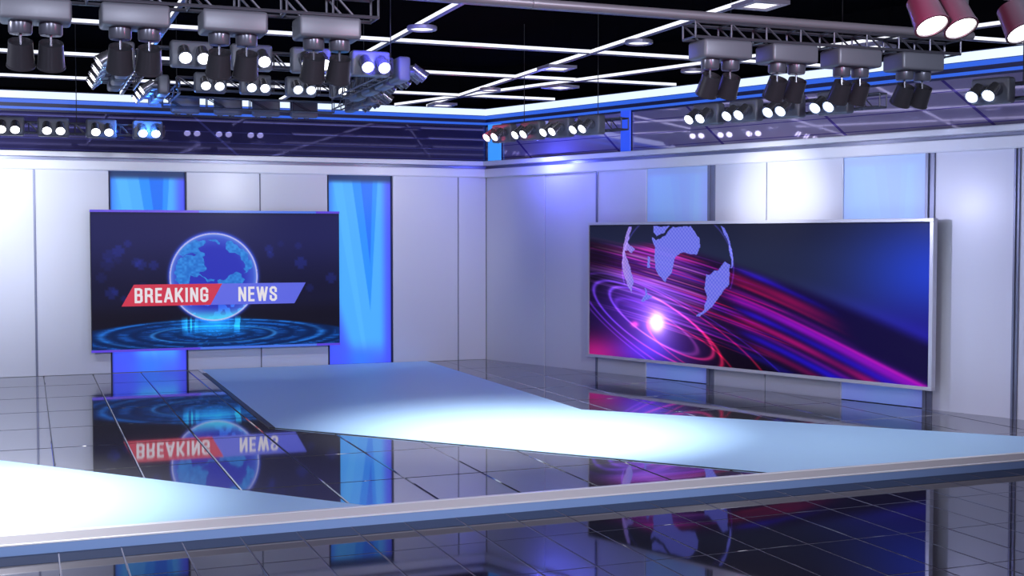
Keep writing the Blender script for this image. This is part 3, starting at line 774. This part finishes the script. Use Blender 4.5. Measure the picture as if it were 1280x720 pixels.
# grey pipe above the near right truss
t = empty('overhead_pipe', (-5.3, -11.70, 3.49)); tag(t, 'long round grey pipe crossing the top of the picture above the near right truss', 'pipe')
bm = bmesh.new(); tube(bm, (0, 0, 0), (4.82, 0, 0), 0.030, n=20); link('pipe_tube', bm, M['pipe'], t, True)
for x in (1.32, 4.76):
    bm = bmesh.new(); box(bm, x - 0.012, x + 0.012, -0.012, 0.012, 0.0, 1.26); link('hanger_strap', bm, M['pipe'], t)
    bm = bmesh.new(); lathe(bm, [(-0.02, 0.0305), (-0.02, 0.036), (0.02, 0.036), (0.02, 0.0305)], (x, 0, 0), (1, 0, 0), 20); link('pipe_clamp', bm, M['pipe'], t, True)

def face_row(y, z, xs, fmt, names, rz=0.0):
    for x, s in zip(xs, names): spot('face', (x, y, z), rz, fmt % s)
ORD4 = ('leftmost', 'second from left', 'third from left', 'rightmost')
# larger square rig
PY, PZ = -7.65, 3.63
px = [-5.62, -5.09, -4.545, -3.985]
face_row(PY, PZ, px[:3], 'forward-facing twin spotlight on the larger square rig, %s', ORD4)
spot('face', (px[3], PY, PZ), 0, 'forward-facing twin spotlight bathed in blue light on the larger square rig')
xl, xr = -6.13, -3.61
yb = PY + 2.3
for k, s in enumerate(('nearest', 'second', 'third', 'farthest')):
    spot('face', (xr + 0.02, PY + 0.36 + 0.54 * k, PZ), R(90), 'twin spotlight on the right side of the larger square rig, %s' % s)
    spot('face', (xl - 0.02, PY + 0.36 + 0.54 * k, PZ), R(-90), 'twin spotlight on the left side of the larger square rig, %s' % s)
tw = 0.12
yt = PY + HT / 2 + tw / 2 + 0.014
xtr, xtl = xr - 0.06 - tw / 2 - 0.012, xl + 0.06 + tw / 2 + 0.012
rig_truss('square_truss', 'larger square truss rig behind the near left spotlights, lamps on its outer faces', [((xtl, yt, PZ), (xtr, yt, PZ)), ((xtr, yt + 0.2, PZ), (xtr, yb, PZ)), ((xtl, yt + 0.2, PZ), (xtl, yb, PZ))], tw, 0.14, [(xtl, yt), (xtr, yt), (xtl, yb), (xtr, yb)], PZ + 0.07, (xtl, yt, PZ), pitch=0.3)
# smaller, farther square rig
QY, QZ = -4.0, 3.83
qx = [-4.96, -4.43, -3.88, -3.335]
face_row(QY, QZ, qx, 'forward-facing twin spotlight on the smaller, farther square rig, %s', ORD4)
xl, xr = -5.46, -2.92
for k, s in enumerate(('nearest', 'second', 'third')):
    spot('face', (xr + 0.015, QY + 0.34 + 0.5 * k, QZ - 0.02), R(90), 'twin spotlight on the right side of the farther square rig, %s' % s)
    spot('face', (xl - 0.015, QY + 0.34 + 0.5 * k, QZ - 0.02), R(-90), 'twin spotlight on the left side of the farther square rig, %s' % s)
for x, s in zip((-5.02, -4.46, -3.95, -3.43), ORD4):
    spot('face', (x, -2.05, 3.765), PI, 'back-turned twin spotlight on the farther square rig, %s' % s)
yt = QY + HT / 2 + tw / 2 + 0.014; yb = -2.05 - HT / 2 - tw / 2 - 0.014
xtr, xtl = xr - 0.06 - tw / 2 - 0.012, xl + 0.06 + tw / 2 + 0.012
rig_truss('square_truss', 'farther square truss rig near the left wall, lamps on all four outer faces', [((xtl, yt, QZ), (xtr, yt, QZ)), ((xtr, yt + 0.2, QZ - 0.02), (xtr, yb - 0.2, QZ - 0.02)), ((xtl, yt + 0.2, QZ - 0.02), (xtl, yb - 0.2, QZ - 0.02)), ((xtl, yb, QZ - 0.045), (xtr, yb, QZ - 0.045))], tw, 0.14, [(xtl, yt), (xtr, yt), (xtl, yb), (xtr, yb)], QZ + 0.05, (xtl, yt, QZ), pitch=0.55)
# row along the left wall
face_row(-2.5, 3.375, (-7.20, -6.68, -6.11), 'white twin spotlight above the left wall cornice, %s', ('leftmost, cut by the frame', 'second from left', 'third from left'))
spot('face', (-5.545, -2.5, 3.375), 0, 'bright blue tinted twin spotlight above the left wall cornice')
rig_truss('lighting_truss', 'ladder truss behind the spotlight row above the left wall cornice', [((-8.6, -2.36, 3.375), (-5.33, -2.36, 3.375))], 0.12, 0.13, [(-8.0, -2.36), (-6.4, -2.36)], 3.44, (-8.6, -2.36, 3.375))
# rows along the right wall
def right_row(ss, off, z, fmt, names):
    for s, nm in zip(ss, names):
        p = WD * s + WN * off
        spot('face', (p.x, p.y, z), RANG, fmt % nm)
def right_truss(s0, s1, off, z, label):
    p0 = WD * s0 + WN * (off - 0.14); p1 = WD * s1 + WN * (off - 0.14)
    q = p0.lerp(p1, 0.2); q2 = p0.lerp(p1, 0.8)
    rig_truss('lighting_truss', label, [((p0.x, p0.y, z), (p1.x, p1.y, z))], 0.12, 0.13, [(q.x, q.y), (q2.x, q2.y)], z + 0.065, (p0.x, p0.y, z))
OFF = 2.5
right_row((3.29,), OFF, 3.352, '%s twin spotlight by the room corner, tinted red, before the sky blue post', ('leftmost',))
right_row((3.84, 4.36, 4.88), OFF, 3.352, 'white twin spotlight by the corner, %s right of the red-tinted one', ('first', 'second', 'third'))
right_truss(3.08, 5.3, OFF, 3.352, 'short ladder truss behind the corner spotlights and the deep blue post')
right_row((6.68, 7.20, 7.73, 8.30), OFF, 3.345, 'white twin spotlight below the near right truss, %s', ORD4)
right_truss(6.4, 8.75, OFF, 3.345, 'ladder truss behind the four spotlights against the mauve mirror band')
right_row((9.95, 10.49), OFF, 3.315, 'twin white spotlight at the right frame edge above the cornice, %s', ('the near visible one', 'beyond the frame edge'))
right_truss(9.7, 12.0, OFF, 3.315, 'ladder truss behind the spotlight at the right frame edge')
# red-lit pair close to the camera
RX = [(-3.30, 'tinted red at the top right'), (-2.80, 'cut off by the right frame edge at the top')]
for x, s in RX:
    spot('hang', (x, -14.66, 3.20), PI, 'large near twin spotlight, ' + s)
rig_truss('lighting_truss', 'ladder truss above the red-tinted spotlight close to the camera', [((-3.8, -14.66, 3.345), (-2.2, -14.66, 3.345))], 0.17, 0.13, [(-3.6, -14.66), (-2.4, -14.66)], 3.39, (-3.8, -14.66, 3.26))

# ------------------------------------------------------------------ lights
def sun_spot(name, loc, target, power, size_deg, blend_, col=(1, 1, 1), radius=0.12):
    l = bpy.data.lights.new(name, 'SPOT'); l.energy = power; l.spot_size = R(size_deg); l.spot_blend = blend_
    l.color = col; l.shadow_soft_size = radius
    o = bpy.data.objects.new(name, l); COL.objects.link(o); o.location = loc
    d = Vector(target) - Vector(loc); o.rotation_euler = d.to_track_quat('-Z', 'Y').to_euler()
    return o
def point(name, loc, power, col, radius=0.05):
    l = bpy.data.lights.new(name, 'POINT'); l.energy = power; l.color = col; l.shadow_soft_size = radius
    o = bpy.data.objects.new(name, l); COL.objects.link(o); o.location = loc
    return o
def rp(s, off, z):
    p = WD * s + WN * off; return (p.x, p.y, z)
cool = (0.84, 0.89, 1.0)
# wall washes: added lamps without fixtures, set below the rigs
sun_spot('left_wash', (-7.9, -3.0, 2.95), (-7.9, 0, 2.35), 560, 95, 1.0, cool, 0.03)
sun_spot('left_middle_wash', (-3.7, -3.2, 2.95), (-3.7, 0, 1.9), 140, 105, 1.0, cool, 0.03)
sun_spot('left_corner_wash', (-1.3, -2.4, 2.95), (-1.3, 0, 1.9), 80, 90, 1.0, (0.88, 0.88, 1.0), 0.03)
sun_spot('right_wash', rp(5.9, 2.3, 2.95), rp(5.75, 0, 2.3), 125, 125, 1.0, (0.78, 0.80, 1.0), 0.04)
sun_spot('right_hot', rp(5.95, 2.2, 2.8), rp(5.8, 0, 2.5), 210, 48, 1.0, (0.92, 0.94, 1.0), 0.04)
sun_spot('right_far_wash', rp(7.1, 2.6, 2.45), rp(9.5, 0, 2.2), 160, 115, 1.0, (0.66, 0.68, 1.0), 0.03)
sun_spot('right_blue_wash', rp(2.6, 1.4, 2.95), rp(2.6, 0, 3.05), 45, 120, 1.0, (0.22, 0.24, 1.0), 0.03)
# pools on the walkways
sun_spot('stage_pool', (-2.6, -8.6, 3.9), (-2.30, -7.4, 0), 1900, 66, 1.0, (0.97, 0.98, 1.0), 0.05)
sun_spot('stage_fill', (0.3, -8.9, 3.2), (0.1, -8.3, 0), 190, 150, 1.0, (0.88, 0.93, 1.0), 0.05)  # added broad fill over the stage, no fixture here
sun_spot('front_pool', (-7.6, -8.6, 3.9), (-8.1, -9.0, 0), 1900, 78, 0.9, (0.97, 0.98, 1.0), 0.05)
# added fill from the camera end, no rig there, and a side light
for i, (x, y) in enumerate(((-11.0, -17.5), (-6.5, -18.0), (-2.5, -17.0))):
    sun_spot('near_fill', (x, y, 3.9), (-3.0 + x * 0.35, -2.0, 1.2), 950, 95, 1.0, (0.80, 0.86, 1.0), 0.25)
sun_spot('side_light', (-11.2, -11.0, 3.5), (-2.0, -10.6, 3.5), 700, 40, 0.6, (0.86, 0.88, 1.0), 0.1)
# coloured lamps
point('blue_band_glow', rp(1.7, 0.42, 3.12), 42.0, (0.12, 0.14, 1.0), 0.03)  # added blue light for the band, tucked below the cornice, no lamp here
point('blue_lamp_glow', (px[3] + 0.02, PY - 0.42, PZ + 0.02), 55.0, (0.10, 0.10, 1.0), 0.05)
point('blue_rig_glow', (-3.3, PY - 0.1, PZ - 0.25), 8.0, (0.10, 0.10, 1.0), 0.08)
point('azure_lamp_glow', (-5.58, -2.86, 3.37), 42.0, (0.06, 0.25, 1.0), 0.05)
q = WD * 3.2 + WN * (OFF + 0.42)
point('red_lamp_glow', (q.x, q.y, 3.33), 16.0, (1.0, 0.06, 0.18), 0.05)
point('red_near_glow', (-3.80, -15.12, 2.95), 85.0, (1.0, 0.10, 0.28), 0.05)

# ------------------------------------------------------------------ world
w = bpy.data.worlds.new('world'); SC.world = w; w.use_nodes = True
w.node_tree.nodes['Background'].inputs[0].default_value = (0.50, 0.53, 0.72, 1)
w.node_tree.nodes['Background'].inputs[1].default_value = 0.22

# ------------------------------------------------------------------ camera
cam = bpy.data.cameras.new('camera'); co = bpy.data.objects.new('camera', cam); COL.objects.link(co)
co.location = (-7.01495, -19.04468, 2.0026)
fw = Vector((0.36502873, 0.93099626, 0.0)); pt = R(2.34465)
d = fw * math.cos(pt) - Vector((0, 0, 1)) * math.sin(pt)
co.rotation_euler = d.to_track_quat('-Z', 'Y').to_euler()
cam.sensor_width = 36.0; cam.lens = 1547.4 / 1280 * 36.0
cam.clip_start = 0.05; cam.clip_end = 200
SC.camera = co

SC.view_settings.view_transform = 'Standard'
SC.view_settings.look = 'None'
SC.view_settings.gamma = 1.0
SC.view_settings.exposure = 0.0
SC.view_settings.use_curve_mapping = False
SC.cycles.use_denoising = True
SC.cycles.max_bounces = 8
SC.cycles.glossy_bounces = 5
SC.cycles.sample_clamp_indirect = 6.0
